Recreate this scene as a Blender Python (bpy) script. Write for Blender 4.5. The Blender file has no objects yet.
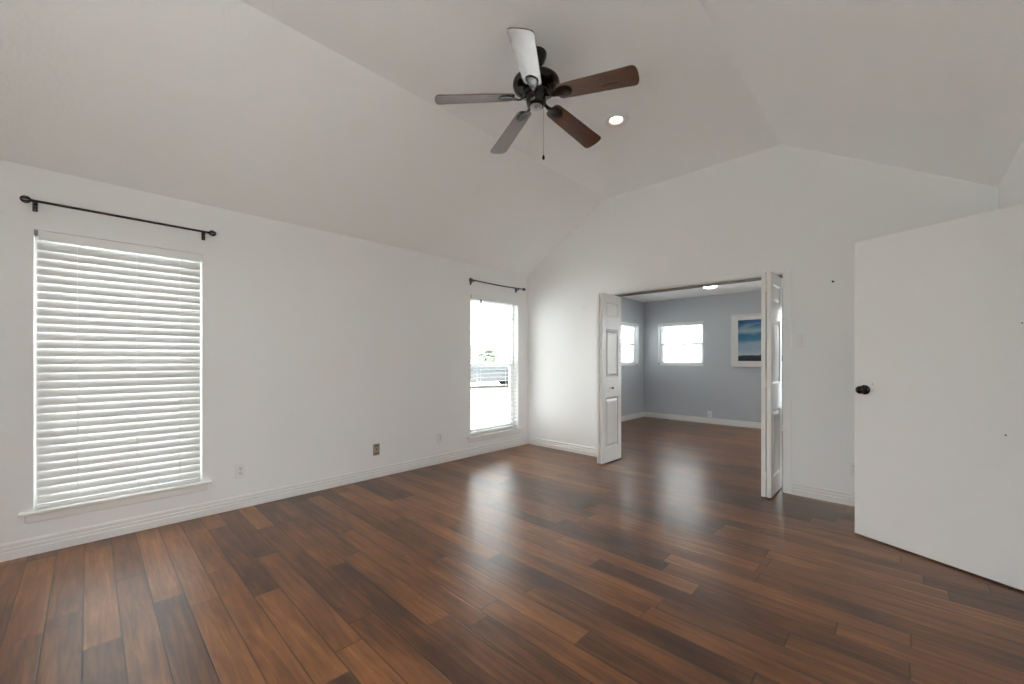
import bpy, bmesh, math, random
from mathutils import Vector, Matrix
random.seed(7)
PI = math.pi
SC = bpy.context.scene
COL = SC.collection

# ------------------------------------------------------------------ camera, world, exposure
EYE = 1.228
cd = bpy.data.cameras.new('camera'); cam = bpy.data.objects.new('camera', cd); COL.objects.link(cam)
cd.sensor_width = 36.0; cd.lens = 36.0 * 406.96 / 1024; cd.shift_y = 17.3 / 1024
cd.clip_start = 0.02; cd.clip_end = 500
cam.location = (0, 0, EYE); cam.rotation_euler = (PI / 2, 0, math.radians(43.927))
SC.camera = cam

w = bpy.data.worlds.new('sky'); SC.world = w; w.use_nodes = True
bg = w.node_tree.nodes['Background']
bg.inputs['Color'].default_value = (0.97, 0.985, 1.0, 1); bg.inputs['Strength'].default_value = 9.0

sd = bpy.data.lights.new('sun', 'SUN'); sd.energy = 38.0; sd.angle = math.radians(1.0); sd.color = (1.0, 0.98, 0.96)
sun = bpy.data.objects.new('sun', sd); COL.objects.link(sun); sun.rotation_euler = (0, math.radians(11), 0)   # high sun over the roof from the right: lights the ground outside, enters no window
SC.view_settings.view_transform = 'Standard'; SC.view_settings.look = 'None'
SC.view_settings.exposure = 0.03; SC.view_settings.gamma = 1.0; SC.view_settings.use_curve_mapping = False
try:
    SC.cycles.max_bounces = 14; SC.cycles.diffuse_bounces = 10; SC.cycles.transparent_max_bounces = 24
    SC.cycles.caustics_reflective = False; SC.cycles.caustics_refractive = False
    SC.cycles.sample_clamp_indirect = 6.0
except Exception:
    pass

# ------------------------------------------------------------------ room dimensions (metres)
XL, XR, YB, YF = -3.953, 0.478, 4.444, -1.6
H, ZF, X1, X2 = 2.441, 3.217, -2.650, -0.819
XFL, YFAR, HF = -4.02, 8.25, 2.45
WT = 0.118                       # wall between the two rooms
DX0, DX1, DZ = -2.62, -0.797, 2.03   # wide opening in the back wall
EW = 0.16                        # outer wall thickness

# ------------------------------------------------------------------ material helpers
def new_mat(name):
    m = bpy.data.materials.new(name); m.use_nodes = True
    return m, m.node_tree.nodes, m.node_tree.links, m.node_tree.nodes['Principled BSDF']

def mat(name, col, rough=0.5, metal=0.0, spec=0.5, bump=0.0, bscale=80.0, var=0.0, vscale=6.0, coat=0.0):
    m, n, l, b = new_mat(name)
    b.inputs['Base Color'].default_value = (*col, 1)
    b.inputs['Roughness'].default_value = rough; b.inputs['Metallic'].default_value = metal
    b.inputs['Specular IOR Level'].default_value = spec
    b.inputs['Coat Weight'].default_value = coat; b.inputs['Coat Roughness'].default_value = 0.15
    tc = n.new('ShaderNodeTexCoord')
    if bump > 0:
        t = n.new('ShaderNodeTexNoise'); t.inputs['Scale'].default_value = bscale; t.inputs['Detail'].default_value = 3
        l.new(tc.outputs['Object'], t.inputs['Vector'])
        k = n.new('ShaderNodeBump'); k.inputs['Strength'].default_value = bump; k.inputs['Distance'].default_value = 0.004
        l.new(t.outputs['Fac'], k.inputs['Height']); l.new(k.outputs['Normal'], b.inputs['Normal'])
    if var > 0:
        t = n.new('ShaderNodeTexNoise'); t.inputs['Scale'].default_value = vscale; t.inputs['Detail'].default_value = 4
        l.new(tc.outputs['Object'], t.inputs['Vector'])
        r = n.new('ShaderNodeMixRGB'); r.inputs['Color1'].default_value = (*[c * (1 - var) for c in col], 1)
        r.inputs['Color2'].default_value = (*[min(1, c * (1 + var)) for c in col], 1)
        l.new(t.outputs['Fac'], r.inputs['Fac']); l.new(r.outputs['Color'], b.inputs['Base Color'])
    return m

M = {}
M['wall'] = mat('white_wall_paint', (0.885, 0.885, 0.885), 0.6, spec=0.3, bump=0.10, bscale=140, var=0.012, vscale=2.0)
M['ceil'] = mat('white_textured_ceiling', (0.93, 0.93, 0.925), 0.85, spec=0.2, bump=0.35, bscale=45, var=0.012, vscale=3.0)
M['trim'] = mat('white_semigloss_trim', (0.84, 0.83, 0.815), 0.28, spec=0.5, bump=0.02, bscale=60)
M['door'] = mat('white_flush_door_paint', (0.84, 0.83, 0.82), 0.4, spec=0.4, bump=0.05, bscale=25, var=0.015, vscale=5)
M['grey'] = mat('blue_grey_wall_paint', (0.55, 0.585, 0.62), 0.6, spec=0.3, bump=0.08, bscale=140, var=0.01)
M['vinyl'] = mat('white_vinyl', (0.80, 0.81, 0.80), 0.35)
M['plate'] = mat('white_painted_plastic', (0.85, 0.845, 0.83), 0.35)
M['socket'] = mat('socket_plastic', (0.80, 0.79, 0.775), 0.4)
M['slot'] = mat('dark_slot', (0.05, 0.05, 0.05), 0.6)
M['tan'] = mat('tan_plastic', (0.42, 0.33, 0.26), 0.4)
M['brown'] = mat('brown_plastic', (0.24, 0.17, 0.13), 0.4)
M['black'] = mat('black_iron', (0.012, 0.011, 0.011), 0.35, spec=0.5)
M['bronze'] = mat('oil_rubbed_bronze', (0.008, 0.0055, 0.0045), 0.22, spec=0.45)
M['pewter'] = mat('dull_metal', (0.42, 0.41, 0.39), 0.35, metal=0.8)
M['rust'] = mat('bronze_bracket', (0.12, 0.07, 0.035), 0.5, metal=0.5)
M['track'] = mat('grey_metal_track', (0.26, 0.25, 0.24), 0.5, metal=0.4)
M['cord'] = mat('white_cord', (0.92, 0.92, 0.91), 0.7)
M['tassel'] = mat('grey_wood_tassel', (0.10, 0.12, 0.15), 0.5)
M['wand'] = mat('clear_grey_wand', (0.20, 0.20, 0.21), 0.25)
M['mark'] = mat('dark_anchor', (0.03, 0.028, 0.025), 0.7)
M['frame'] = mat('white_picture_frame', (0.80, 0.79, 0.77), 0.35)
M['mount'] = mat('white_picture_mat', (0.82, 0.81, 0.80), 0.8)
M['knob'] = mat('black_knob_metal', (0.004, 0.004, 0.004), 0.25, spec=0.35)
M['siding'] = mat('pale_siding', (0.62, 0.65, 0.67), 0.7)
M['brick'] = mat('pale_brick', (0.42, 0.36, 0.32), 0.85, var=0.2, vscale=30)
M['shingle'] = mat('grey_shingles', (0.33, 0.33, 0.34), 0.9, var=0.2, vscale=20)
M['paleroof'] = mat('pale_grey_roof', (0.50, 0.50, 0.50), 0.8)
M['glassdark'] = mat('dark_far_window', (0.06, 0.07, 0.08), 0.1)
M['leaf'] = mat('grey_green_foliage', (0.10, 0.12, 0.09), 0.8, var=0.35, vscale=8)
M['bark'] = mat('grey_bark', (0.14, 0.11, 0.09), 0.9, var=0.2, vscale=15)
M['concrete'] = mat('pale_concrete', (0.70, 0.70, 0.695), 0.85, var=0.06, vscale=2)
M['lawn'] = mat('pale_dry_lawn', (0.13, 0.135, 0.11), 0.95, var=0.15, vscale=4)
M['carpaint'] = mat('dark_grey_car_paint', (0.06, 0.065, 0.07), 0.25)
M['tyre'] = mat('tyre_rubber', (0.02, 0.02, 0.02), 0.8)

def slat_mat():
    m, n, l, b = new_mat('white_blind_slat')
    b.inputs['Base Color'].default_value = (0.72, 0.72, 0.71, 1); b.inputs['Roughness'].default_value = 0.5
    t = n.new('ShaderNodeBsdfTranslucent'); t.inputs['Color'].default_value = (0.80, 0.81, 0.80, 1)
    x = n.new('ShaderNodeMixShader'); x.inputs['Fac'].default_value = 0.0
    l.new(b.outputs[0], x.inputs[1]); l.new(t.outputs[0], x.inputs[2])
    l.new(x.outputs[0], n['Material Output'].inputs['Surface'])
    return m
M['slat'] = slat_mat()

def glass_mat():
    m, n, l, b = new_mat('window_glass')
    n.remove(b)
    t = n.new('ShaderNodeBsdfTransparent'); t.inputs['Color'].default_value = (0.94, 0.96, 0.955, 1)
    g = n.new('ShaderNodeBsdfGlossy'); g.inputs['Roughness'].default_value = 0.02
    lw = n.new('ShaderNodeLayerWeight'); lw.inputs['Blend'].default_value = 0.5
    p5 = n.new('ShaderNodeMath'); p5.operation = 'POWER'; l.new(lw.outputs['Facing'], p5.inputs[0]); p5.inputs[1].default_value = 4.0
    f = n.new('ShaderNodeMath'); f.operation = 'MULTIPLY_ADD'; l.new(p5.outputs[0], f.inputs[0]); f.inputs[1].default_value = 0.7; f.inputs[2].default_value = 0.03
    x = n.new('ShaderNodeMixShader')
    l.new(f.outputs[0], x.inputs['Fac']); l.new(t.outputs[0], x.inputs[1]); l.new(g.outputs[0], x.inputs[2])
    l.new(x.outputs[0], n['Material Output'].inputs['Surface'])
    return m
M['glass'] = glass_mat()

def emit_mat(name, col, strength):
    m, n, l, b = new_mat(name)
    b.inputs['Base Color'].default_value = (*col, 1)
    b.inputs['Emission Color'].default_value = (*col, 1); b.inputs['Emission Strength'].default_value = strength
    return m
M['lamp'] = emit_mat('warm_downlight_lens', (1.0, 0.80, 0.56), 14.0)
M['dome'] = emit_mat('lit_dome_glass', (1.0, 0.96, 0.90), 12.0)

def floor_mat():
    m, n, l, b = new_mat('walnut_plank_floor')
    tc = n.new('ShaderNodeTexCoord'); sp = n.new('ShaderNodeSeparateXYZ'); l.new(tc.outputs['Object'], sp.inputs[0])
    def math_(op, a, bb=None, c=None):
        k = n.new('ShaderNodeMath'); k.operation = op
        for i, v in enumerate((a, bb, c)):
            if v is None: continue
            if isinstance(v, (int, float)): k.inputs[i].default_value = v
            else: l.new(v, k.inputs[i])
        return k.outputs[0]
    def comb(a, bb, c=0.0):
        k = n.new('ShaderNodeCombineXYZ')
        for i, v in enumerate((a, bb, c)):
            if isinstance(v, (int, float)): k.inputs[i].default_value = v
            else: l.new(v, k.inputs[i])
        return k.outputs[0]
    def white(v):
        k = n.new('ShaderNodeTexWhiteNoise'); k.noise_dimensions = '3D'; l.new(v, k.inputs['Vector']); return k
    W_, L_ = 0.1222, 2.3
    yr = math_('DIVIDE', math_('SUBTRACT', sp.outputs['Y'], 0.101), W_)
    row = math_('FLOOR', yr); fy = math_('SUBTRACT', yr, row)
    ro = white(comb(row, 3.7)).outputs['Value']
    xs = math_('ADD', math_('DIVIDE', sp.outputs['X'], L_), math_('MULTIPLY', ro, 7.0))
    seg = math_('FLOOR', xs); fx = math_('SUBTRACT', xs, seg)
    s = math_('ADD', math_('MULTIPLY', white(comb(row, seg, 1.3)).outputs['Value'], 0.36), 0.32)
    sub = math_('GREATER_THAN', fx, s)
    pid = comb(row, math_('ADD', math_('MULTIPLY', seg, 2.0), sub), 9.1)
    wn = white(pid)
    # seams
    ey = math_('MULTIPLY', math_('MINIMUM', fy, math_('SUBTRACT', 1.0, fy)), W_)
    ex = math_('MULTIPLY', math_('MINIMUM', math_('MINIMUM', fx, math_('SUBTRACT', 1.0, fx)), math_('ABSOLUTE', math_('SUBTRACT', fx, s))), L_)
    e = math_('MINIMUM', ey, ex)
    seam = math_('SMOOTH_MIN', math_('DIVIDE', e, 0.0042), 1.0, 0.2)
    # grain: stretched noise, shifted per plank
    sh = n.new('ShaderNodeVectorMath'); sh.operation = 'MULTIPLY_ADD'
    l.new(wn.outputs['Color'], sh.inputs[0]); sh.inputs[1].default_value = (13, 17, 5)
    l.new(comb(math_('MULTIPLY', sp.outputs['X'], 1.6), math_('MULTIPLY', sp.outputs['Y'], 22.0), 0.0), sh.inputs[2])
    g1 = n.new('ShaderNodeTexNoise'); g1.inputs['Scale'].default_value = 1.6; g1.inputs['Detail'].default_value = 6; g1.inputs['Roughness'].default_value = 0.62; g1.inputs['Distortion'].default_value = 0.6
    l.new(sh.outputs[0], g1.inputs['Vector'])
    sh2 = n.new('ShaderNodeVectorMath'); sh2.operation = 'MULTIPLY_ADD'
    l.new(wn.outputs['Color'], sh2.inputs[0]); sh2.inputs[1].default_value = (31, 7, 3)
    l.new(comb(math_('MULTIPLY', sp.outputs['X'], 2.2), math_('MULTIPLY', sp.outputs['Y'], 5.0), 0.0), sh2.inputs[2])
    g2 = n.new('ShaderNodeTexNoise'); g2.inputs['Scale'].default_value = 1.3; g2.inputs['Detail'].default_value = 3
    l.new(sh2.outputs[0], g2.inputs['Vector'])
    v = math_('ADD', math_('MULTIPLY', wn.outputs['Value'], 0.55), math_('ADD', math_('MULTIPLY', math_('SUBTRACT', g1.outputs['Fac'], 0.5), 1.2), math_('ADD', math_('MULTIPLY', math_('SUBTRACT', g2.outputs['Fac'], 0.5), 0.75), 0.22)))
    cr = n.new('ShaderNodeValToRGB'); l.new(v, cr.inputs['Fac'])
    els = cr.color_ramp.elements
    els[0].position = 0.0; els[0].color = (0.034, 0.0105, 0.004, 1)
    els[1].position = 1.0; els[1].color = (0.34, 0.145, 0.048, 1)
    for p_, c_ in ((0.25, (0.072, 0.024, 0.0075, 1)), (0.55, (0.155, 0.056, 0.0165, 1)), (0.8, (0.235, 0.092, 0.028, 1))):
        q = els.new(p_); q.color = c_
    mx = n.new('ShaderNodeMixRGB'); mx.blend_type = 'MULTIPLY'; mx.inputs['Fac'].default_value = 1.0
    l.new(cr.outputs['Color'], mx.inputs['Color1'])
    sv = math_('ADD', math_('MULTIPLY', seam, 0.9), 0.10)
    l.new(comb(sv, sv, sv), mx.inputs['Color2'])
    l.new(mx.outputs['Color'], b.inputs['Base Color'])
    rg = math_('ADD', math_('MULTIPLY', g1.outputs['Fac'], 0.06), 0.26)
    l.new(rg, b.inputs['Roughness']); b.inputs['Specular IOR Level'].default_value = 0.6
    bp = n.new('ShaderNodeBump'); bp.inputs['Strength'].default_value = 0.35; bp.inputs['Distance'].default_value = 0.0015
    l.new(math_('ADD', seam, math_('MULTIPLY', g1.outputs['Fac'], 0.07)), bp.inputs['Height']); l.new(bp.outputs['Normal'], b.inputs['Normal'])
    return m
M['floor'] = floor_mat()

def blade_mat():
    m, n, l, b = new_mat('walnut_fan_blade')
    tc = n.new('ShaderNodeTexCoord'); mp = n.new('ShaderNodeMapping'); mp.inputs['Scale'].default_value = (3, 45, 45)
    l.new(tc.outputs['Object'], mp.inputs['Vector'])
    g = n.new('ShaderNodeTexNoise'); g.inputs['Scale'].default_value = 1.5; g.inputs['Detail'].default_value = 5; l.new(mp.outputs[0], g.inputs['Vector'])
    cr = n.new('ShaderNodeValToRGB'); l.new(g.outputs['Fac'], cr.inputs['Fac'])
    cr.color_ramp.elements[0].position = 0.3; cr.color_ramp.elements[0].color = (0.055, 0.018, 0.008, 1)
    cr.color_ramp.elements[1].position = 0.8; cr.color_ramp.elements[1].color = (0.115, 0.042, 0.019, 1)
    l.new(cr.outputs['Color'], b.inputs['Base Color']); b.inputs['Roughness'].default_value = 0.27; b.inputs['Specular IOR Level'].default_value = 1.0; b.inputs['Coat Weight'].default_value = 0.6; b.inputs['Coat Roughness'].default_value = 0.25
    return m
M['blade'] = blade_mat()

def art_mat():
    """cloudy blue sky over a dark shoreline, in the picture's own coordinates (x across, z up)"""
    m, n, l, b = new_mat('painted_sky_canvas')
    tc = n.new('ShaderNodeTexCoord'); sp = n.new('ShaderNodeSeparateXYZ'); l.new(tc.outputs['Object'], sp.inputs[0])
    mp = n.new('ShaderNodeMapping'); mp.inputs['Scale'].default_value = (2.2, 1, 7.0); l.new(tc.outputs['Object'], mp.inputs['Vector'])
    t = n.new('ShaderNodeTexNoise'); t.inputs['Scale'].default_value = 1.5; t.inputs['Detail'].default_value = 5; t.inputs['Distortion'].default_value = 0.6
    l.new(mp.outputs[0], t.inputs['Vector'])
    mr = n.new('ShaderNodeMapRange'); mr.inputs['From Min'].default_value = -0.372; mr.inputs['From Max'].default_value = 0.372
    l.new(sp.outputs['Z'], mr.inputs['Value'])
    ad = n.new('ShaderNodeMath'); ad.operation = 'MULTIPLY_ADD'; l.new(t.outputs['Fac'], ad.inputs[0]); ad.inputs[1].default_value = 0.10
    sb = n.new('ShaderNodeMath'); sb.operation = 'SUBTRACT'; l.new(mr.outputs[0], sb.inputs[0]); sb.inputs[1].default_value = 0.05
    l.new(sb.outputs[0], ad.inputs[2])
    cr = n.new('ShaderNodeValToRGB'); l.new(ad.outputs[0], cr.inputs['Fac'])
    e = cr.color_ramp.elements
    e[0].position = 0.0; e[0].color = (0.012, 0.022, 0.03, 1); e[1].position = 1.0; e[1].color = (0.02, 0.09, 0.20, 1)
    for p_, c_ in ((0.125, (0.02, 0.045, 0.06, 1)), (0.155, (0.55, 0.60, 0.62, 1)), (0.24, (0.34, 0.43, 0.55, 1)), (0.42, (0.27, 0.39, 0.50, 1)), (0.52, (0.06, 0.21, 0.33, 1)), (0.64, (0.03, 0.16, 0.29, 1)), (0.74, (0.30, 0.44, 0.48, 1)), (0.84, (0.05, 0.17, 0.32, 1))):
        q = e.new(p_); q.color = c_
    t2 = n.new('ShaderNodeTexNoise'); t2.inputs['Scale'].default_value = 1.1; t2.inputs['Detail'].default_value = 4
    l.new(mp.outputs[0], t2.inputs['Vector'])
    cl = n.new('ShaderNodeMapRange'); cl.inputs['From Min'].default_value = 0.50; cl.inputs['From Max'].default_value = 0.72; cl.inputs['To Max'].default_value = 0.75
    l.new(t2.outputs['Fac'], cl.inputs['Value'])
    up = n.new('ShaderNodeMath'); up.operation = 'GREATER_THAN'; l.new(ad.outputs[0], up.inputs[0]); up.inputs[1].default_value = 0.17
    ml = n.new('ShaderNodeMath'); ml.operation = 'MULTIPLY'; l.new(cl.outputs[0], ml.inputs[0]); l.new(up.outputs[0], ml.inputs[1])
    mx = n.new('ShaderNodeMixRGB'); mx.inputs['Color2'].default_value = (0.36, 0.46, 0.50, 1)
    l.new(ml.outputs[0], mx.inputs['Fac']); l.new(cr.outputs['Color'], mx.inputs['Color1'])
    l.new(mx.outputs['Color'], b.inputs['Base Color']); b.inputs['Roughness'].default_value = 0.35
    return m
M['art'] = art_mat()

# ------------------------------------------------------------------ mesh helpers
class MB:
    """collects shapes, then links them as ONE mesh object"""
    def __init__(s): s.bm = bmesh.new(); s.T = Matrix.Identity(4); s.mi = 0
    def v(s, p): return s.bm.verts.new(s.T @ Vector(p))
    def f(s, vs, smooth=False):
        try:
            k = s.bm.faces.new(vs); k.material_index = s.mi; k.smooth = smooth; return k
        except ValueError: return None
    def box(s, x0, x1, y0, y1, z0, z1):
        V = [s.v(p) for p in ((x0,y0,z0),(x1,y0,z0),(x1,y1,z0),(x0,y1,z0),(x0,y0,z1),(x1,y0,z1),(x1,y1,z1),(x0,y1,z1))]
        for q in ((0,3,2,1),(4,5,6,7),(0,1,5,4),(1,2,6,5),(2,3,7,6),(3,0,4,7)): s.f([V[i] for i in q])
        return s
    def prism(s, poly, h0, h1, axis='Y'):
        """poly in the plane across the axis, given in the order of the two other axes"""
        def P(a, b, h): return (a, h, b) if axis == 'Y' else ((h, a, b) if axis == 'X' else (a, b, h))
        A = [s.v(P(a, b, h0)) for a, b in poly]; B = [s.v(P(a, b, h1)) for a, b in poly]; k = len(poly)
        s.f(A[::-1]); s.f(B)
        for i in range(k): s.f([A[i], A[(i+1) % k], B[(i+1) % k], B[i]])
        return s
    def lathe(s, prof, n=32, c=(0,0,0), axis='Z', smooth=True, caps=True):
        """prof: list of (radius, height)"""
        def P(r, h, a):
            x, y = r*math.cos(a), r*math.sin(a)
            q = (x, y, h) if axis == 'Z' else ((h, x, y) if axis == 'X' else (x, h, y))
            return (q[0]+c[0], q[1]+c[1], q[2]+c[2])
        rings = []
        for r, h in prof:
            rings.append([s.v(P(0, h, 0))] if r < 1e-6 else [s.v(P(r, h, 2*PI*i/n)) for i in range(n)])
        for a, b in zip(rings, rings[1:]):
            for i in range(n):
                j = (i+1) % n
                if len(a) == 1 and len(b) == 1: continue
                if len(a) == 1: s.f([a[0], b[i], b[j]], smooth)
                elif len(b) == 1: s.f([a[i], b[0], a[j]], smooth)
                else: s.f([a[i], b[i], b[j], a[j]], smooth)
        if caps and len(rings[0]) > 1: s.f(rings[0])
        if caps and len(rings[-1]) > 1: s.f(rings[-1][::-1])
        return s
    def tube(s, pts, r, n=10, closed=False):
        pts = [Vector(p) for p in pts]; k = len(pts); rings = []
        up = Vector((0, 0, 1))
        for i, p in enumerate(pts):
            a = pts[(i-1) % k] if (closed or i > 0) else p; b = pts[(i+1) % k] if (closed or i < k-1) else p
            d = (b - a).normalized()
            u = up if abs(d.dot(up)) < 0.95 else Vector((1, 0, 0))
            x = d.cross(u).normalized(); y = x.cross(d).normalized()
            rr = r[i] if isinstance(r, (list, tuple)) else r
            rings.append([s.v(p + x*(rr*math.cos(2*PI*j/n)) + y*(rr*math.sin(2*PI*j/n))) for j in range(n)])
        pr = list(zip(rings, rings[1:])) + ([(rings[-1], rings[0])] if closed else [])
        for a, b in pr:
            for j in range(n): s.f([a[j], a[(j+1) % n], b[(j+1) % n], b[j]], True)
        if not closed: s.f(rings[0][::-1]); s.f(rings[-1])
        return s
    def ball(s, c, r, n=16, m=10):
        rx = r if isinstance(r, tuple) else (r, r, r)
        R = []
        for i in range(m+1):
            t = PI*i/m
            R.append([s.v((c[0], c[1], c[2]+rx[2]*math.cos(t)))] if i in (0, m) else
                     [s.v((c[0]+rx[0]*math.sin(t)*math.cos(2*PI*j/n), c[1]+rx[1]*math.sin(t)*math.sin(2*PI*j/n), c[2]+rx[2]*math.cos(t))) for j in range(n)])
        for a, b in zip(R, R[1:]):
            for j in range(n):
                k = (j+1) % n
                if len(a) == 1: s.f([a[0], b[j], b[k]], True)
                elif len(b) == 1: s.f([a[j], b[0], a[k]], True)
                else: s.f([a[j], b[j], b[k], a[k]], True)
        return s
    def slab(s, us, zs, holes, t0, t1, axis='X', m_front=0, m_back=0):
        """a wall slab with rectangular holes: u along the wall, z up, thickness t0..t1 along axis"""
        us = sorted(set(us) | {h[i] for h in holes for i in (0, 1)}); zs = sorted(set(zs) | {h[i] for h in holes for i in (2, 3)})
        def solid(i, j):
            if not (0 <= i < len(us)-1 and 0 <= j < len(zs)-1): return False
            u = (us[i]+us[i+1])/2; z = (zs[j]+zs[j+1])/2
            return not any(h[0] < u < h[1] and h[2] < z < h[3] for h in holes)
        cache = {}
        def V(i, j, k):
            if (i, j, k) not in cache:
                t = t1 if k else t0
                cache[i, j, k] = s.v((t, us[i], zs[j]) if axis == 'X' else ((us[i], t, zs[j]) if axis == 'Y' else (us[i], zs[j], t)))
            return cache[i, j, k]
        def F(a, mi=0):
            s.mi = mi; s.f(a); s.mi = 0
        for i in range(len(us)-1):
            for j in range(len(zs)-1):
                if not solid(i, j): continue
                F([V(i,j,0), V(i,j+1,0), V(i+1,j+1,0), V(i+1,j,0)], m_front); F([V(i,j,1), V(i+1,j,1), V(i+1,j+1,1), V(i,j+1,1)], m_back)
                if not solid(i-1, j): F([V(i,j,0), V(i,j,1), V(i,j+1,1), V(i,j+1,0)])
                if not solid(i+1, j): F([V(i+1,j,0), V(i+1,j+1,0), V(i+1,j+1,1), V(i+1,j,1)])
                if not solid(i, j-1): F([V(i,j,0), V(i+1,j,0), V(i+1,j,1), V(i,j,1)])
                if not solid(i, j+1): F([V(i,j+1,0), V(i,j+1,1), V(i+1,j+1,1), V(i+1,j+1,0)])
        return s
    def build(s, name, m, parent=None, bevel=0.0, seg=2, loc=None, rot=None):
        bmesh.ops.recalc_face_normals(s.bm, faces=s.bm.faces[:])
        me = bpy.data.meshes.new(name); s.bm.to_mesh(me); s.bm.free()
        for k in (m if isinstance(m, (list, tuple)) else [m]): me.materials.append(k)
        o = bpy.data.objects.new(name, me); COL.objects.link(o)
        if parent is not None: o.parent = parent
        if loc is not None: o.location = loc
        if rot is not None: o.rotation_euler = rot
        if bevel > 0:
            b = o.modifiers.new('bevel', 'BEVEL'); b.width = bevel; b.segments = seg; b.limit_method = 'ANGLE'; b.angle_limit = math.radians(40)
        return o

def tag(o, label=None, cat=None, group=None, kind=None):
    if label: o['label'] = label
    if cat: o['category'] = cat
    if group: o['group'] = group
    if kind: o['kind'] = kind
    return o
def empty(name, loc, rz=0.0):
    o = bpy.data.objects.new(name, None); o.empty_display_size = 0.1; COL.objects.link(o)
    o.location = loc; o.rotation_euler = (0, 0, rz); return o
def struct(o, label, cat): return tag(o, label, cat, None, 'structure')

# ------------------------------------------------------------------ room shell
# window openings: (along-wall from, to, bottom, top)
W1 = (-0.245, 0.613, 0.268, 2.050)
W2 = (3.350, 4.232, 0.245, 2.050)
W4 = (7.105, 8.010, 1.100, 1.975)     # far room, left wall
W3 = (-3.700, -2.800, 1.100, 1.975)   # far room, far wall
W6 = (-1.00, 0.65, 0.300, 2.150)   # unseen window added to brighten the far room, right part of far wall
W5 = (-1.5, 0.35, 0.10, 2.25)         # unseen window added in the wall behind the camera for even daylight fill

struct(MB().box(XFL-EW, XR+1.6, YF-EW, YFAR+EW, -0.15, 0.0).build('floor', M['floor']),
       'dark walnut plank floor running through both rooms', 'floor')

struct(MB().slab([YF-EW, YB+0.06], [0.0, H+0.02], [W1, W2], XL, XL-EW, 'X').build('wall_left', M['wall']),
       'long white wall with two tall windows', 'wall')
mb = MB()
mb.slab([XL-EW, XR+0.12], [0.0, H], [(DX0, DX1, -1, DZ)], YB, YB+WT, 'Y', 0, 1)
mb.prism([(XL-EW, H), (XR+0.12, H), (XR+0.12, H+0.12), (X2, ZF+0.08), (X1, ZF+0.08), (XL-EW, H+0.12)], YB, YB+WT, 'Y')
struct(mb.build('wall_back', [M['wall'], M['grey']]), 'white gabled end wall with wide opening to the next room', 'wall')
DH0, DH1 = 2.575, 3.395               # doorway in the right wall
struct(MB().slab([YF-EW, YB+WT], [0.0, H+0.02], [(DH0, DH1, -1, 2.06)], XR, XR+0.12, 'X').build('wall_right', M['wall']),
       'white wall beyond the open white door', 'wall')
mb = MB()
mb.slab([XL-EW, XR+0.12], [0.0, H], [W5], YF, YF-EW, 'Y')
mb.prism([(XL-EW, H), (XR+0.12, H), (XR+0.12, H+0.12), (X2, ZF+0.08), (X1, ZF+0.08), (XL-EW, H+0.12)], YF-EW, YF, 'Y')
struct(mb.build('wall_front', M['wall']), 'white gabled wall behind the viewer', 'wall')

# vaulted ceiling: two slopes and a flat middle with a hole for the downlight can
LX, LY = -1.722, 3.035
mb = MB()
mb.prism([(XL-EW, H-(ZF-H)/(X1-XL)*EW), (X1, ZF), (X1, ZF+0.10), (XL-EW, H+0.12)], YF-EW, YB+0.02, 'Y')
mb.prism([(X2, ZF), (XR+0.12, H-(ZF-H)/(XR-X2)*0.12), (XR+0.12, H+0.12), (X2, ZF+0.10)], YF-EW, YB+0.02, 'Y')
mb.slab([X1, X2], [YF-EW, YB+0.02], [(LX-0.062, LX+0.062, LY-0.062, LY+0.062)], ZF, ZF+0.10, 'Z')
struct(mb.build('ceiling', M['ceil']), 'white textured vaulted ceiling with a flat middle', 'ceiling')

# far room
struct(MB().slab([YB+WT, YFAR+EW], [0.0, HF+0.02], [W4], XFL, XFL-EW, 'X').build('wall_far_left', M['grey']), 'blue grey side wall with window in the next room', 'wall')
struct(MB().slab([XFL-EW, XR+0.8], [0.0, HF+0.02], [W3, W6], YFAR, YFAR+EW, 'Y').build('wall_far', M['grey']), 'blue grey wall with picture in the next room', 'wall')
struct(MB().box(XR+0.3, XR+0.42, YB+WT, YFAR+0.02, 0, HF+0.02).build('wall_far_right', M['grey']), 'blue grey right side wall of the next room', 'wall')
struct(MB().box(XFL-EW, XR+0.42, YB+WT-0.002, YFAR+EW, HF, HF+0.1).build('ceiling_far', M['ceil']), 'flat white ceiling of the next room', 'ceiling')
# small hall behind the open door
mb = MB()
mb.box(XR+1.3, XR+1.4, DH0-0.7, DH1+0.7, 0, 2.5); mb.box(XR+0.12, XR+1.4, DH0-0.8, DH0-0.7, 0, 2.5)
mb.box(XR+0.12, XR+1.4, DH1+0.7, DH1+0.8, 0, 2.5); mb.box(XR+0.12, XR+1.4, DH0-0.8, DH1+0.8, 2.5, 2.6)
struct(mb.build('wall_hall', M['wall']), 'white hallway walls behind the open door', 'wall')

# baseboards with a stepped profile
BP = [(0, 0), (0.017, 0), (0.017, 0.047), (0.0115, 0.053), (0.0135, 0.056), (0.0135, 0.071), (0.0075, 0.077), (0.0095, 0.080), (0.0095, 0.095), (0.004, 0.104), (0, 0.106)]
def base(name, side, a0, a1, at, m='trim', label=''):
    mb = MB()
    if side == '+X': mb.prism([(at+d, z) for d, z in BP], a0, a1, 'Y')
    elif side == '-X': mb.prism([(at-d, z) for d, z in BP], a0, a1, 'Y')
    elif side == '-Y': mb.prism([(at-d, z) for d, z in BP], a0, a1, 'X')
    return struct(mb.build(name, M[m]), label, 'baseboard')
base('baseboard_left', '+X', YF, YB, XL, label='white stepped baseboard along the long window wall')
base('baseboard_back_left', '-Y', XL+0.015, DX0-0.058, YB, label='white baseboard on the back wall left of the opening')
base('baseboard_back_right', '-Y', DX1+0.058, XR, YB, label='white baseboard on the back wall right of the opening')
base('baseboard_right', '-X', DH1+0.07, YB-0.015, XR, label='white baseboard on the right wall behind the door')
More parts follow.
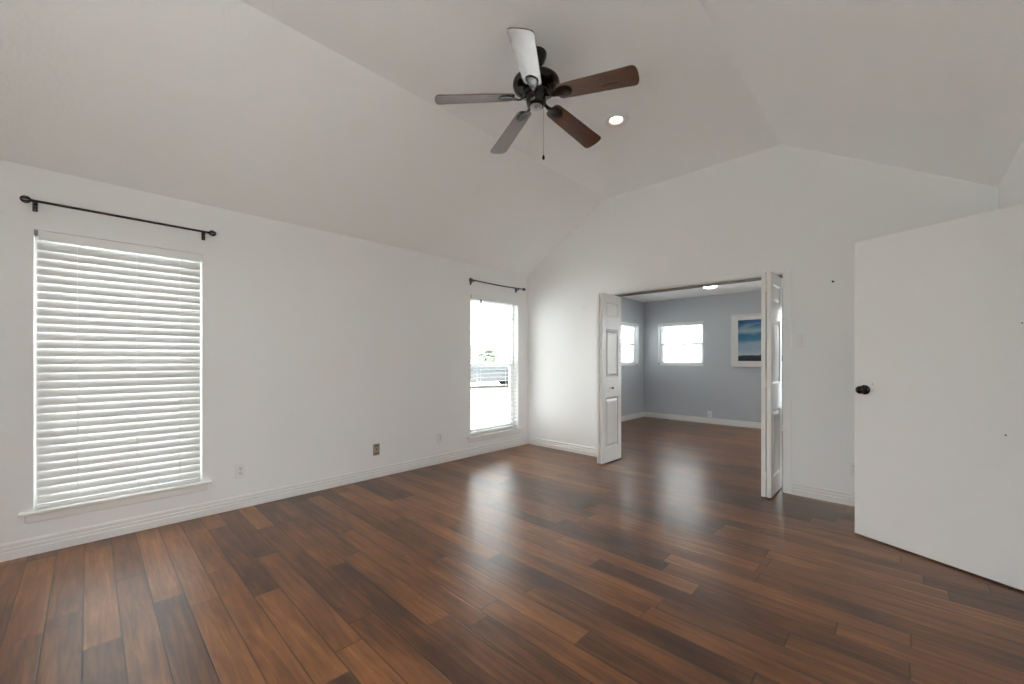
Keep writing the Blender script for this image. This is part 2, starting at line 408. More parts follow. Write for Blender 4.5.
base('baseboard_far', '-Y', XFL, XR+0.3, YFAR, label='white baseboard below the picture in the next room')
base('baseboard_far_left', '+X', YB+WT, YFAR-0.015, XFL, label='white baseboard on the next room side wall')

# casing of the wide opening, jambs, header with bifold track
mb = MB()
CW = 0.057
mb.box(DX0-CW, DX0, YB-0.012, YB, 0, DZ+CW).box(DX1, DX1+CW, YB-0.012, YB, 0, DZ+CW).box(DX0, DX1, YB-0.012, YB, DZ, DZ+CW)
struct(mb.build('trim_1', M['wall'], bevel=0.003), 'flat painted casing around the wide opening', 'trim')
mb = MB()
mb.box(DX0-0.001, DX0+0.012, YB, YB+WT, 0, DZ).box(DX1-0.012, DX1+0.001, YB, YB+WT, 0, DZ).box(DX0+0.012, DX1-0.012, YB, YB+WT, DZ-0.012, DZ+0.001)
jb = struct(mb.build('trim_2', M['trim']), 'white jamb boards lining the wide opening', 'trim')
tr = MB()
tr.box(DX0+0.012, DX1-0.012, YB+0.045, YB+0.049, DZ-0.036, DZ-0.012).box(DX0+0.012, DX1-0.012, YB+0.077, YB+0.081, DZ-0.036, DZ-0.012).box(DX0+0.012, DX1-0.012, YB+0.049, YB+0.077, DZ-0.016, DZ-0.012)
o = tr.build('folding_track', M['track'], jb); o['label'] = 'dark metal track under the header'
# casing of the doorway in the right wall
mb = MB()
mb.box(XR-0.012, XR, DH0-CW, DH0, 0, 2.06+CW).box(XR-0.012, XR, DH1, DH1+CW, 0, 2.06+CW).box(XR-0.012, XR, DH0, DH1, 2.06, 2.06+CW)
struct(mb.build('trim_3', M['trim'], bevel=0.003), 'white casing of the doorway with the open door', 'trim')

# ------------------------------------------------------------------ windows (local: x across, -y into the room, z up)
def window(name, u0, u1, z0, z1, place, rz, label, stool=True, mid=0.5, depth=0.085):
    """place(u) -> wall-plane point of the window's lower left corner"""
    wd, ht = u1-u0, z1-z0
    r = empty(name, (*place(u0), z0), rz); struct(r, label, 'window')
    fw = 0.038; d0, d1 = depth, depth+0.07
    mb = MB()
    mb.box(0, fw, d0, d1, 0, ht).box(wd-fw, wd, d0, d1, 0, ht).box(fw, wd-fw, d0, d1, 0, fw).box(fw, wd-fw, d0, d1, ht-fw, ht)
    mb.build('window_frame', M['vinyl'], r, bevel=0.003)
    zm = ht*mid; sw = 0.030
    def sash(nm, za, zb, ya, yb):
        s = MB()
        s.box(fw, fw+sw, ya, yb, za, zb).box(wd-fw-sw, wd-fw, ya, yb, za, zb).box(fw+sw, wd-fw-sw, ya, yb, za, za+sw+0.006).box(fw+sw, wd-fw-sw, ya, yb, zb-sw-0.006, zb)
        o = s.build(nm, M['vinyl'], r, bevel=0.003)
        MB().box(fw+sw, wd-fw-sw, (ya+yb)/2-0.002, (ya+yb)/2+0.002, za+sw+0.006, zb-sw-0.006).build('pane', M['glass'], o)
    sash('lower_sash', fw, zm+0.02, d0+0.004, d0+0.030)
    sash('upper_sash', zm-0.02, ht-fw, d0+0.034, d0+0.060)
    if stool:
        MB().box(-0.06, wd+0.06, -0.036, d0, -0.016, 0.006).build('window_stool', M['trim'], r, bevel=0.006, seg=3)
        MB().box(-0.035, wd+0.035, -0.016, 0, -0.066, -0.014).build('window_apron', M['trim'], r, bevel=0.004)
    else:
        MB().box(0.0, wd, 0.0, d0, 0.0, 0.012).build('window_stool', M['trim'], r, bevel=0.003)
    return r
RL = PI/2
onL = lambda x: (lambda u: (x, u))
onF = lambda y: (lambda u: (u, y))
window('window_1', *W1, onL(XL), RL, 'tall window behind the closed white blind on the long wall')
window('window_2', *W2, onL(XL), RL, 'tall bright window beside the room corner')
window('window_3', *W3, onF(YFAR), 0, 'small window on the blue grey wall beside the picture', False)
window('window_4', *W4, onL(XFL), RL, 'small window on the next room side wall, half hidden by the folding door', False)
window('added_window_6', *W6, onF(YFAR), 0, 'unseen window added right of the picture to brighten the next room', False)
wx = empty('added_window_5', (W5[1], YF, W5[2]), PI); struct(wx, 'wide unseen window added behind the viewer for daylight fill', 'window')
wd, ht = W5[1]-W5[0], W5[3]-W5[2]
MB().box(0, .05, .08, .14, 0, ht).box(wd-.05, wd, .08, .14, 0, ht).box(.05, wd-.05, .08, .14, 0, .05).box(.05, wd-.05, .08, .14, ht-.05, ht).box(wd/2-.03, wd/2+.03, .08, .14, .05, ht-.05).build('window_frame', M['vinyl'], wx)
MB().box(.05, wd-.05, .108, .112, .05, ht-.05).build('pane', M['glass'], wx)

# light portals (no light of their own) guide sky light through the openings
def portal(u0, u1, z0, z1, place, rot):
    ld = bpy.data.lights.new('window_portal', 'AREA'); ld.shape = 'RECTANGLE'; ld.size = u1-u0; ld.size_y = z1-z0
    ld.cycles.is_portal = True
    o = bpy.data.objects.new('window_portal', ld); COL.objects.link(o)
    p = place((u0+u1)/2); o.location = (p[0], p[1], (z0+z1)/2); o.rotation_euler = rot
portal(*W1, onL(XL-EW-.01), (PI/2, 0, -PI/2)); portal(*W2, onL(XL-EW-.01), (PI/2, 0, -PI/2))
portal(*W4, onL(XFL-EW-.01), (PI/2, 0, -PI/2)); portal(*W3, onF(YFAR+EW+.01), (PI/2, 0, PI)); portal(*W6, onF(YFAR+EW+.01), (PI/2, 0, PI)); portal(*W5, onF(YF-EW-.01), (PI/2, 0, 0))

# ------------------------------------------------------------------ blinds
def slat_profile(wd_, tilt, crown=0.0035, th=0.0026, n=6):
    top = []; bot = []
    for i in range(n+1):
        t = -1 + 2*i/n; y = t*wd_/2; z = crown*(1-t*t)
        top.append((y, z+th/2)); bot.append((y, z-th/2))
    c, s_ = math.cos(tilt), math.sin(tilt)
    return [(y*c-z*s_, y*s_+z*c) for y, z in top + bot[::-1]]
def blind(name_label, u0, u1, z0, z1, place, rz, tilt, pitch, sw, yc, group, head=0.060, first=0.028, wand=None, tassels=(), cords=(0.18, 0.55, 0.86), notch=0.0, side=0.010, vdep=0.004, rail_z=None):
    wd = u1-u0
    r = empty('window_blind', (*place(u0), z0), rz); tag(r, name_label, 'blind', group)
    ht = z1-z0
    mb = MB(); mb.box(notch, wd-0.003, -vdep, 0.012, ht-head, ht-0.004)
    mb.build('valance', M['wall'] if vdep < 0.006 else M['vinyl'], r, bevel=0.002)
    MB().box(0.012, wd-0.012, 0.016, 0.060, ht-0.045, ht-0.001).build('headrail', M['vinyl'], r)
    if notch: MB().box(0.002, notch-0.002, 0.002, 0.050, ht-0.036, ht-0.004).build('shaded_gap_block', M['track'], r)  # dark block stands in for the shaded gap beside the headrail
    prof = slat_profile(sw, tilt)
    mb = MB(); zb = 0.026 if rail_z is None else rail_z
    z0_ = ht-head-first; z1_ = zb + 0.012 + max(0.006, sw/2*abs(math.sin(tilt))); n = round((z0_-z1_)/pitch)
    for i in range(n+1):
        z = z0_ + (z1_-z0_)*i/n
        mb.prism([(yc+y, z+q) for y, q in prof], side, wd-side, 'X')
    mb.build('slat_panel', M['slat'], r)
    MB().box(side, wd-side, yc-0.026, yc+0.026, zb-0.014, zb+0.010).build('bottom_rail', M['vinyl'], r, bevel=0.004)
    ysp = sw/2*math.cos(tilt)
    for c in cords:
        mb = MB()
        for q in (-1, 1): mb.tube([(wd*c, yc+q*(ysp+0.004), zb), (wd*c, yc+q*(ysp+0.004), ht-0.04)], 0.0012, 6)
        mb.build('ladder_cord', M['cord'], r)
    if wand:
        u, zw = wand
        MB().tube([(u, -0.012, ht-head+0.01), (u, -0.010, zw-z0)], [0.008, 0.009], 8).build('tilt_wand', M['wand'], r)
    for u, zt in tassels:
        o = MB().tube([(u, -0.010, ht-head), (u, -0.010, zt-z0)], 0.0014, 6).build('pull_cord', M['cord'], r)
        MB().lathe([(0.003, 0.0), (0.009, -0.012), (0.010, -0.032), (0.007, -0.040), (0, -0.040)], 12, (u, -0.010, zt-z0)).build('cord_tassel', M['tassel'], o)
    return r
tl = math.radians(66)
b1 = blind('closed white slatted blind in the large left window', *W1, onL(XL), RL, tl, 0.0528, 0.0630, 0.034, None, notch=0.020, first=0.034, side=0.011, cords=(0.22, 0.56, 0.84))
blind('open white slatted blind in the bright window by the corner', *W2, onL(XL), RL, math.radians(-4), 0.0528, 0.0600, 0.045, None, notch=0.012, wand=(0.165, 1.36), cords=(0.2, 0.8), first=0.045)
blind('open white blind in the small window beside the picture', *W3, onF(YFAR), 0, math.radians(-3), 0.046, 0.050, 0.045, None, head=0.07, vdep=0.02, tassels=((0.015, 1.15), (0.77, 1.53)), cords=(0.2, 0.8), first=0.03)
blind('open white blind in the small side window of the next room', *W4, onL(XFL), RL, math.radians(-3), 0.046, 0.050, 0.045, None, head=0.07, vdep=0.02, tassels=((0.80, 1.13),), cords=(0.2, 0.8), first=0.03)

# ------------------------------------------------------------------ curtain rods
def curtain_rod(u0, u1, ub0, ub1, z, label, sag=0.0):
    yo = -0.060
    r = empty('curtain_rod', (XL, u0, z), RL); tag(r, label, 'curtain rod', None)
    L = u1-u0
    n = 14
    MB().tube([(L*i/n, yo, -sag*math.sin(PI*i/n)) for i in range(n+1)], 0.0080, 10).build('rod', M['black'], r)
    for ub in (ub0-u0, ub1-u0):
        mb = MB(); mb.box(ub-0.011, ub+0.011, -0.006, 0.001, -0.052, 0.006)
        mb.tube([(ub, -0.004, -0.020), (ub, -0.030, -0.022), (ub, yo, -0.014)], 0.0055, 8)
        mb.tube([(ub, yo-0.011, 0.002), (ub, yo-0.009, -0.009), (ub, yo, -0.013), (ub, yo+0.009, -0.009), (ub, yo+0.011, 0.002)], 0.004, 8)
        o = mb.build('bracket', M['black'], r)
        MB().lathe([(0.0035, -0.001), (0.0035, 0.0012), (0, 0.0018)], 10, (ub, -0.0065, -0.040), 'Y').build('screw', M['pewter'], o)
    for ue, s in ((0.0, -1), (L, 1)):
        mb = MB()
        mb.lathe([(0.0065, 0), (0.0095, 0.004), (0.0095, 0.010), (0.005, 0.014), (0.004, 0.020)] if s > 0 else [(0.0065, 0), (0.0095, -0.004), (0.0095, -0.010), (0.005, -0.014), (0.004, -0.020)], 12, (ue, yo, 0), 'X')
        for k in range(4):                    # open cage finial
            a = PI*k/4
            pts = []
            for i in range(24):
                t = 2*PI*i/24
                ax, rr = 0.033 + 0.021*math.cos(t), 0.020*math.sin(t)
                pts.append((ue+s*ax, yo+rr*math.cos(a), rr*math.sin(a)))
            mb.tube(pts, 0.0032, 6, True)
        mb.build('finial', M['black'], r)
    return r
curtain_rod(-0.240, 0.634, -0.238, 0.618, 2.213, 'black iron curtain rod with cage finials above the large blind')
curtain_rod(3.335, 4.255, 3.300+0.045, 4.180, 2.222, 'black curtain rod above the window in the corner', sag=0.008)

# ------------------------------------------------------------------ ceiling fan
FX, FY_ = -1.725, 2.018
fan = empty('ceiling_fan', (FX, FY_, ZF)); tag(fan, 'dark bronze ceiling fan with five walnut blades on the flat ceiling', 'ceiling fan')
d = lambda z: z - ZF
MB().lathe([(0.066, 0.002), (0.068, -0.006), (0.066, -0.020), (0.055, -0.052), (0.036, -0.076), (0.022, -0.084), (0.0, -0.084)], 36).build('canopy', M['bronze'], fan)
MB().lathe([(0.0125, -0.080), (0.0125, -0.150)], 18).build('downrod', M['bronze'], fan)
MB().lathe([(0.0, d(3.085)), (0.024, d(3.085)), (0.030, d(3.062)), (0.075, d(3.052)), (0.128, d(3.044)), (0.150, d(3.030)), (0.153, d(3.012)), (0.148, d(2.996)), (0.128, d(2.980)), (0.100, d(2.968)), (0.0, d(2.966))], 48).build('motor_housing', M['bronze'], fan)
MB().lathe([(0.0, d(2.970)), (0.088, d(2.970)), (0.090, d(2.950)), (0.072, d(2.938)), (0.066, d(2.930)), (0.066, d(2.905)), (0.060, d(2.885)), (0.045, d(2.874)), (0.0, d(2.872))], 36).build('switch_housing', M['bronze'], fan)
MB().lathe([(0.0, d(2.875)), (0.039, d(2.874)), (0.038, d(2.869)), (0.024, d(2.8655)), (0.006, d(2.865)), (0.005, d(2.860)), (0.0, d(2.8595))], 28).build('bottom_cap', M['pewter'], fan)
BL0, BL1 = 0.145, 0.655
def blade_outline():
    up = []
    def hw(x):
        t = (x-BL0)/(BL1-BL0); return 0.0565 + 0.0150*t
    pts = []
    n = 10
    for i in range(n+1):                     # rounded root
        a = PI/2*i/n; pts.append((BL0+0.035-0.035*math.cos(a), (hw(BL0)-0.03)+0.03*math.sin(a)))
    for i in range(1, 8): x = BL0+0.035+(BL1-0.05-BL0-0.035)*i/8; pts.append((x, hw(x)))
    for i in range(1, 14):                   # bowed tip with rounded corners
        t = (i/14)**0.6; pts.append((BL1-0.05+0.05*t, hw(BL1)*(1-t**4.5)**0.5))
    return pts + [(BL1, 0)] + [(x, -y) for x, y in reversed(pts)]
OUT = blade_outline()
PITCH, DROOP = math.radians(-12), math.radians(6.4)
def make_blade(ang):
    mb = MB(); mb.prism(OUT, -0.003, 0.003, 'Z')
    b = mb.build('blade', M['blade'], fan, bevel=0.0012, seg=1)
    b.location = (0, 0, d(2.938)); b.rotation_euler = (Matrix.Rotation(ang, 3, 'Z') @ Matrix.Rotation(DROOP, 3, 'Y') @ Matrix.Rotation(PITCH, 3, 'X')).to_euler()
    ir = MB()                                # cast iron arm under the blade: neck, flared oval plate
    sec = [(0.055, 0.014, 0.008, 0.014), (0.075, 0.012, 0.000, 0.012), (0.095, 0.011, -0.013, 0.011), (0.120, 0.014, -0.016, 0.009), (0.142, 0.024, -0.0105, 0.007), (0.168, 0.037, -0.0065, 0.006), (0.195, 0.042, -0.006, 0.0055), (0.222, 0.038, -0.006, 0.0055), (0.240, 0.024, -0.006, 0.0055), (0.248, 0.009, -0.005, 0.004)]
    rings = []
    for x, hw_, z, th in sec:
        rg = []
        for i in range(12):
            a = 2*PI*i/12; rg.append(ir.v((x, hw_*math.cos(a), z+th*0.5*math.sin(a) + (0.0 if th > 0.006 else 0.0))))
        rings.append(rg)
    for a, c in zip(rings, rings[1:]):
        for i in range(12): ir.f([a[i], a[(i+1) % 12], c[(i+1) % 12], c[i]], True)
    ir.f(rings[0]); ir.f(rings[-1])
    io = ir.build('blade_iron', M['bronze'], b)
    return b
for k in range(5):
    make_blade(math.radians(15.2+72*k))
pc = MB(); 
zt, zb_ = d(2.880), d(2.555)
PCX, PCY = 0.047*math.cos(math.radians(40)), 0.047*math.sin(math.radians(40))
pc.tube([(PCX, PCY, zt), (PCX, PCY, zb_)], 0.0016, 6)
pco = pc.build('pull_chain', M['pewter'], fan)
MB().lathe([(0.0, zb_+0.004), (0.004, zb_), (0.009, zb_-0.012), (0.010, zb_-0.020), (0.006, zb_-0.028), (0.0, zb_-0.029)], 14, (PCX, PCY, 0)).build('chain_knob', M['bronze'], pco)

# ------------------------------------------------------------------ ceiling lamps
dl = empty('recessed_light', (LX, LY, ZF)); tag(dl, 'round recessed downlight glowing in the flat ceiling beside the fan', 'ceiling light')
MB().lathe([(0.050, 0.001), (0.094, 0.001), (0.094, -0.006), (0.086, -0.014), (0.060, -0.008), (0.050, 0.000), (0.050, 0.001)], 40, caps=False).build('trim_ring', M['trim'], dl)
MB().lathe([(0.051, 0.0), (0.049, 0.030), (0.048, 0.060), (0.052, 0.060), (0.0545, 0.0)], 40, caps=False).build('reflector', M['trim'], dl)
MB().lathe([(0.0, 0.012), (0.028, 0.014), (0.047, 0.026), (0.048, 0.036), (0.0, 0.040)], 32).build('lens', M['lamp'], dl)

fl = empty('flush_light', (-2.31, 7.12, HF)); tag(fl, 'lit round flush ceiling lamp in the next room', 'ceiling light')
MB().lathe([(0.0, 0.001), (0.112, 0.001), (0.116, -0.006), (0.112, -0.012), (0.0, -0.012)], 40).build('lamp_base', M['trim'], fl)
MB().lathe([(0.106, -0.011), (0.104, -0.022), (0.090, -0.036), (0.055, -0.046), (0.0, -0.050)], 40).build('lamp_shade', M['dome'], fl)

# ------------------------------------------------------------------ folding doors
LW, LT, LH = 0.437, 0.034, 1.985
RAILS = [(0.170, 0.760), (1.000, 1.570), (1.722, 1.885)]
def leaf_mesh():
    """leaf in local coords: x thickness centred, y width from 0 (fold edge) to LW, z up"""
    mb = MB(); st = 0.075; t = LT/2
    zs = [0.0] + [q for r_ in RAILS for q in r_] + [LH]
    mb.slab([0, LW], [0, LH], [(st, LW-st, a, b) for a, b in RAILS], -t, t, 'X')
    for a, b in RAILS:                       # sunk field with a raised, bevelled centre on both sides
        for s in (-1, 1):
            lev = [(0.0, t), (0.010, t-0.010), (0.018, t-0.010), (0.045, t-0.003)]
            loops = []
            for ins, x in lev:
                loops.append([mb.v((s*x, st+ins, a+ins)), mb.v((s*x, LW-st-ins, a+ins)), mb.v((s*x, LW-st-ins, b-ins)), mb.v((s*x, st+ins, b-ins))])
            for A, B in zip(loops, loops[1:]):
                for i in range(4): mb.f([A[i], A[(i+1) % 4], B[(i+1) % 4], B[i]])
            mb.f(loops[-1])
    return mb
def bifold(name, xc, sgn, y_near, label, knob_side, splay=0.0):
    """xc: x of the fold joint; two leaves folded back to back, fold edge towards the viewer"""
    r = empty(name, (xc, y_near, 0.0)); struct(r, label, 'folding door')
    for s in (-1, 1):
        o = leaf_mesh().build('door_leaf', M['trim'], r, bevel=0.0015, seg=1)
        o.location = (s*(LT/2+0.0035), 0, 0.014); o.rotation_euler = (0, 0, s*splay)
    for z in (0.20, 1.02, 1.86):
        mb = MB(); mb.box(-0.022, 0.022, -0.002, 0.001, z-0.038, z+0.038)
        mb.tube([(0, -0.004, z-0.040), (0, -0.004, z+0.040)], 0.0048, 10)
        mb.build('hinge', M['trim'], r)
    kx = LT+0.0035
    if not knob_side: kx = None
    if kx:
      kb = MB().lathe([(0.007, 0), (0.007, 0.010), (0.014, 0.018), (0.015, 0.024), (0.009, 0.030), (0, 0.031)], 18, (0, 0, 0), 'X')
      k = kb.build('door_knob', M['pewter'], r); k.location = (kx, LW*0.47, 0.888)
    for s in (-1, 1):
        mb = MB(); mb.lathe([(0.006, 0), (0.006, 0.022), (0, 0.022)], 10, (s*(LT/2+0.0035), LW-0.040, LH+0.010))
        mb.box(s*(LT/2+0.0035)-0.014, s*(LT/2+0.0035)+0.014, LW-0.075, LW-0.005, LH+0.012, LH+0.020)
        mb.build('top_pivot', M['rust'], r)
    return r
bifold('door_1', -2.551, 1, 4.118, 'white panelled folding door standing folded at the left side of the opening', 1)
bifold('door_2', -0.874, 1, 4.130, 'white panelled folding door standing folded at the right side of the opening', 0)

# ------------------------------------------------------------------ open flush door on the right
A = Vector((-0.251, 3.731)); dirv = Vector((0.705, -0.324)).normalized()
ang = math.atan2(dirv.y, dirv.x)
dr = empty('door_3', (A.x, A.y, 0), ang); struct(dr, 'plain white flush door standing open on the right', 'door')
DWD = 0.792
MB().box(0, DWD, 0.0, 0.035, 0.010, 2.047).build('door_slab', M['door'], dr, bevel=0.002)
def knob_prof(s): return [(0.0, 0), (0.033, 0.0), (0.033, s*0.005), (0.028, s*0.010), (0.013, s*0.013), (0.011, s*0.030), (0.018, s*0.036), (0.026, s*0.044), (0.0275, s*0.054), (0.022, s*0.064), (0.010, s*0.069), (0.0, s*0.0695)]
k = MB().lathe(knob_prof(-1), 32, (0.062, 0.001, 1.018), 'Y').build('door_knob', M['knob'], dr); k['label'] = 'black round door knob'
MB().lathe(knob_prof(1), 32, (0.062, 0.034, 1.018), 'Y').build('door_knob', M['knob'], dr)
MB().box(-0.001, 0.001, 0.006, 0.029, 0.96, 1.07).build('latch_plate', M['knob'], dr)
for z in (0.2, 1.02, 1.85):
    MB().tube([(DWD+0.006, 0.037, z-0.045), (DWD+0.006, 0.037, z+0.045)], 0.006, 10).box(DWD-0.03, DWD+0.006, 0.0345, 0.0365, z-0.045, z+0.045).build('hinge', M['knob'], dr)
def hole(u, z, r_, nm='screw_hole'):
    MB().lathe([(0.0, -0.0012), (r_, -0.001), (r_, 0.0015), (0, 0.0015)], 10, (u, 0, z), 'Y').build(nm, M['mark'], dr)
hole(0.108, 1.060, 0.0030); hole(0.712, 0.818, 0.0040); hole(0.770, 1.42, 0.0035)

# ------------------------------------------------------------------ wall plates
def plate(nm, loc, rz, wd_, ht_, label, cat, kind, mt='plate', group=None):
    r = empty(nm, loc, rz); tag(r, label, cat, group)
    MB().box(-wd_/2, wd_/2, -0.006, 0.001, -ht_/2, ht_/2).build('face_plate', M[mt], r, bevel=0.003, seg=2)
    if kind == 'outlet':
        for s in (-1, 1):
            mb = MB(); pts = [(0.017*math.cos(a)*0.9, s*0.020+0.0145*math.sin(a)) for a in [2*PI*i/20 for i in range(20)]]
            mb.prism(pts, -0.0085, -0.004, 'Y'); o = mb.build('socket', M['socket'], r)
            q = MB(); q.box(-0.008, -0.0055, -0.0092, -0.008, s*0.020-0.001, s*0.020+0.008).box(0.0055, 0.008, -0.0092, -0.008, s*0.020-0.001, s*0.020+0.008)
            q.lathe([(0.0025, -0.0092), (0.0025, -0.008), (0, -0.008)], 10, (0, 0, s*0.020-0.007), 'Y'); q.build('slots', M['slot'], o)
        MB().lathe([(0, -0.0075), (0.003, -0.0072), (0.003, -0.005), (0, -0.005)], 10, (0, 0, 0), 'Y').build('screw', M['pewter'], r)
    elif kind == 'cable':
        MB().lathe([(0, -0.016), (0.0045, -0.016), (0.0048, -0.010), (0.0075, -0.010), (0.0075, -0.005), (0, -0.005)], 12, (0, 0, 0.004), 'Y').build('cable_jack', M['slot'], r)
        mb = MB().box(-0.022, 0.022, -0.0072, -0.005, -0.052, -0.030).build('lower_insert', M['brown'], r)
        MB().box(-0.022, 0.022, -0.0072, -0.005, 0.028, 0.052).build('upper_insert', M['brown'], r)
    elif kind == 'switch':
        for dx in ((-0.0,) if wd_ < 0.1 else (-0.023, 0.023)):
            mb = MB(); mb.box(dx-0.006, dx+0.006, -0.008, -0.005, -0.013, 0.013).prism([(-0.006, 0.002), (-0.016, 0.010), (-0.016, 0.016), (-0.006, 0.012)], dx-0.0045, dx+0.0045, 'X')
            mb.build('toggle', M['socket'], r)
        for sz in (-1, 1): MB().lathe([(0, -0.0072), (0.003, -0.007), (0.003, -0.005), (0, -0.005)], 10, (0, 0, sz*0.030), 'Y').build('screw', M['pewter'], r)
    return r
plate('wall_outlet', (XL, 0.866, 0.306), RL, 0.076, 0.122, 'white wall outlet between the large blind and the tan plate', 'outlet', 'outlet')
plate('cable_plate', (XL, 2.069, 0.290), RL, 0.072, 0.118, 'tan cable plate low on the white window wall', 'wall plate', 'cable', 'tan')
plate('wall_outlet', (XL, 2.876, 0.302), RL, 0.076, 0.122, 'white wall outlet between the tan plate and the corner window', 'outlet', 'outlet')
plate('light_switch', (-0.662, YB, 1.402), 0, 0.078, 0.122, 'white light switch on the wall right of the folding doors', 'light switch', 'switch')
plate('wall_outlet', (-0.296, YB, 0.314), 0, 0.076, 0.122, 'white wall outlet peeking out left of the open flush door', 'outlet', 'outlet')
plate('wall_outlet', (-2.680, YFAR, 0.178), 0, 0.076, 0.122, 'white outlet just above the baseboard on the blue grey wall', 'outlet', 'outlet')

def anchor(x, z, r_, label):
    o = MB().lathe([(0.0, -0.006), (r_*0.7, -0.005), (r_, -0.002), (r_, 0.004), (0, 0.004)], 12, (0, 0, 0), 'Y').build('wall_anchor', M['mark'], loc=(x, YB, z))
    tag(o, label, 'wall anchor')
anchor(-0.441, 1.898, 0.009, 'dark wall anchor on the wall above the light switch and right of the opening')
o = MB().box(-0.005, 0.005, -0.006, 0.002, -0.018, 0.014).build('picture_hook', M['socket'], loc=(-2.986, YB, 1.900), bevel=0.002)
tag(o, 'tiny grey picture hook on the wall left of the opening', 'picture hook')

# ------------------------------------------------------------------ framed picture in the next room
ax0, ax1, az0, az1 = -2.295, -1.245, 1.089, 2.047
acx, acz = (ax0+ax1)/2, (az0+az1)/2; aw, ah = ax1-ax0, az1-az0
ar = empty('framed_picture', (acx, YFAR, acz)); tag(ar, 'white framed painting of blue cloudy sky on the blue grey wall', 'picture')
def ringbox(mb, hw_, hh, wdt, y0, y1):
    mb.box(-hw_, -hw_+wdt, y0, y1, -hh, hh).box(hw_-wdt, hw_, y0, y1, -hh, hh).box(-hw_+wdt, hw_-wdt, y0, y1, -hh, -hh+wdt).box(-hw_+wdt, hw_-wdt, y0, y1, hh-wdt, hh); return mb
ringbox(MB(), aw/2, ah/2, 0.035, -0.040, 0.001).build('picture_frame', M['frame'], ar, bevel=0.003)
ringbox(MB(), aw/2-0.033, ah/2-0.033, 0.075, -0.024, -0.016).build('picture_mat', M['mount'], ar)
MB().box(-aw/2+0.1, aw/2-0.1, -0.018, -0.014, -ah/2+0.1, ah/2-0.1).build('picture_canvas', M['art'], ar)

# ------------------------------------------------------------------ outdoors seen through the windows
GZ = -0.35
struct(MB().box(-120, 60, -60, 120, GZ-0.2, GZ).build('ground', M['lawn']), 'pale lawn outside the windows', 'lawn')
struct(MB().box(-15.0, XL-0.6, -9, 14.0, GZ, GZ+0.02).box(XL-0.5, 3, YF-3.5, YF-0.6, GZ, GZ+0.02).box(XL-0.6, 8, YFAR+0.6, 12.6, GZ, GZ+0.02).build('driveway', M['concrete']), 'pale concrete driveway outside the long wall, plus added slabs bouncing sunlight indoors', 'driveway')  # slabs by the front and far walls are added to bounce sunlight inside
struct(MB().box(-24, -18, -40, 60, GZ, GZ+0.02).build('street', M['concrete']), 'pale street across the lawn', 'street')
def house(loc, rz, L, D, hh, rh, label, wm='brick'):
    r = empty('house', loc, rz); tag(r, label, 'house')
    mb = MB(); mb.box(0, L, 0, D, 0, hh)
    mb.build('house_wall', M[wm], r)
    mb = MB(); mb.prism([(-0.5, hh-0.15), (D/2, hh+rh), (D+0.5, hh-0.15), (D+0.5, hh-0.02), (D/2, hh+rh+0.16), (-0.5, hh-0.02)], -0.5, L+0.5, 'X')
    mb.prism([(0, hh-0.01), (D, hh-0.01), (D/2, hh+rh)], 0.02, L-0.02, 'X')
    mb.build('roof', M['shingle'], r)
    n = int(L//3)
    for i in range(n):
        x = (i+0.5)*L/n
        f = MB().box(x-0.62, x+0.62, -0.05, 0.01, 0.8, 2.0).build('house_window', M['vinyl'], r)
        MB().box(x-0.55, x+0.55, -0.06, -0.04, 0.87, 1.93).build('pane', M['glassdark'], f)
    return r
house((-47, 30, GZ), math.radians(-38), 16, 8, 2.4, 1.3, 'low brick house across the street seen through the corner window')
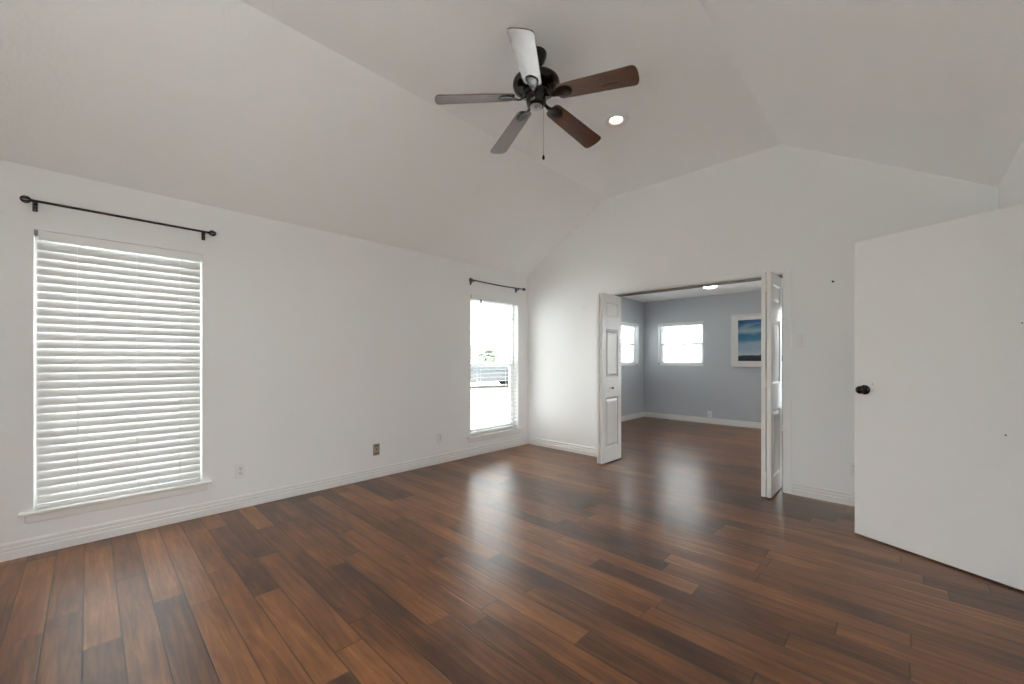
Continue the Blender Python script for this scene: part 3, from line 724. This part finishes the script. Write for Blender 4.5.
# neighbour with lap siding close to the next room
nb = empty('house', (-9.5, 13.2, GZ)); tag(nb, 'pale sided house close outside the small far window', 'house')
mb = MB(); mb.box(0, 12, 0.03, 7, 0, 2.05)
z = 0.0
while z < 1.95:
    mb.prism([(-0.012, z), (0.035, z), (0.035, z+0.18), (0.008, z+0.18)], 0, 12, 'X'); z += 0.18
mb.build('house_wall', M['siding'], nb)
mb = MB(); mb.prism([(-0.3, 1.98), (3.5, 2.60), (7.3, 1.98), (7.3, 2.08), (3.5, 2.72), (-0.3, 2.08)], -0.4, 12.4, 'X'); mb.build('roof', M['paleroof'], nb)
def tree(loc, hh, r_, label, seed):
    random.seed(seed)
    t = empty('tree', loc); tag(t, label, 'tree')
    MB().tube([(0, 0, 0), (0.05, 0.02, hh*0.3), (-0.04, 0.06, hh*0.6)], [0.16, 0.12, 0.07], 10).build('trunk', M['bark'], t)
    mb = MB()
    for i in range(260):
        a, b_ = random.uniform(0, 2*PI), math.acos(random.uniform(-1, 1)); q = r_*random.uniform(0.35, 1.0)
        c = (q*math.sin(b_)*math.cos(a), q*math.sin(b_)*math.sin(a), hh*0.66+q*0.75*math.cos(b_))
        s = random.uniform(0.08, 0.2)*r_
        mb.ball(c, (s, s, s*0.6), 6, 4)
    mb.build('crown', M['leaf'], t)
tree((-22.0, 20.5, GZ), 2.5, 0.95, 'small leafy tree in front of the low brick house', 3)
tree((-24.0, 26.0, GZ), 2.3, 1.1, 'wider leafy tree right of the small tree', 5)
tree((-26.0, 19.0, GZ), 2.2, 0.9, 'leafy tree left of the small tree', 8)
def car(loc, rz, label):
    r = empty('car', loc, rz); tag(r, label, 'car')
    mb = MB(); prof = [(-2.2, 0.30), (-2.25, 0.72), (-1.4, 0.86), (-0.75, 1.36), (0.75, 1.40), (1.45, 0.95), (2.15, 0.88), (2.22, 0.35)]
    mb.prism(prof, -0.86, 0.86, 'Y'); mb.build('car_body', M['carpaint'], r, bevel=0.05, seg=3)
    mb = MB(); mb.prism([(-1.15, 0.92), (-0.68, 1.28), (0.68, 1.31), (1.2, 0.96)], -0.875, 0.875, 'Y'); mb.build('car_window', M['glassdark'], r)
    for x in (-1.35, 1.35):
        for y in (-0.80, 0.80):
            MB().lathe([(0, -0.1), (0.32, -0.1), (0.33, 0), (0.32, 0.1), (0, 0.1)], 20, (x, y, 0.33), 'Y').build('wheel', M['tyre'], r)
car((-17.2, 15.6, GZ+0.02), math.radians(60), 'dark car parked across the lawn outside the corner window')
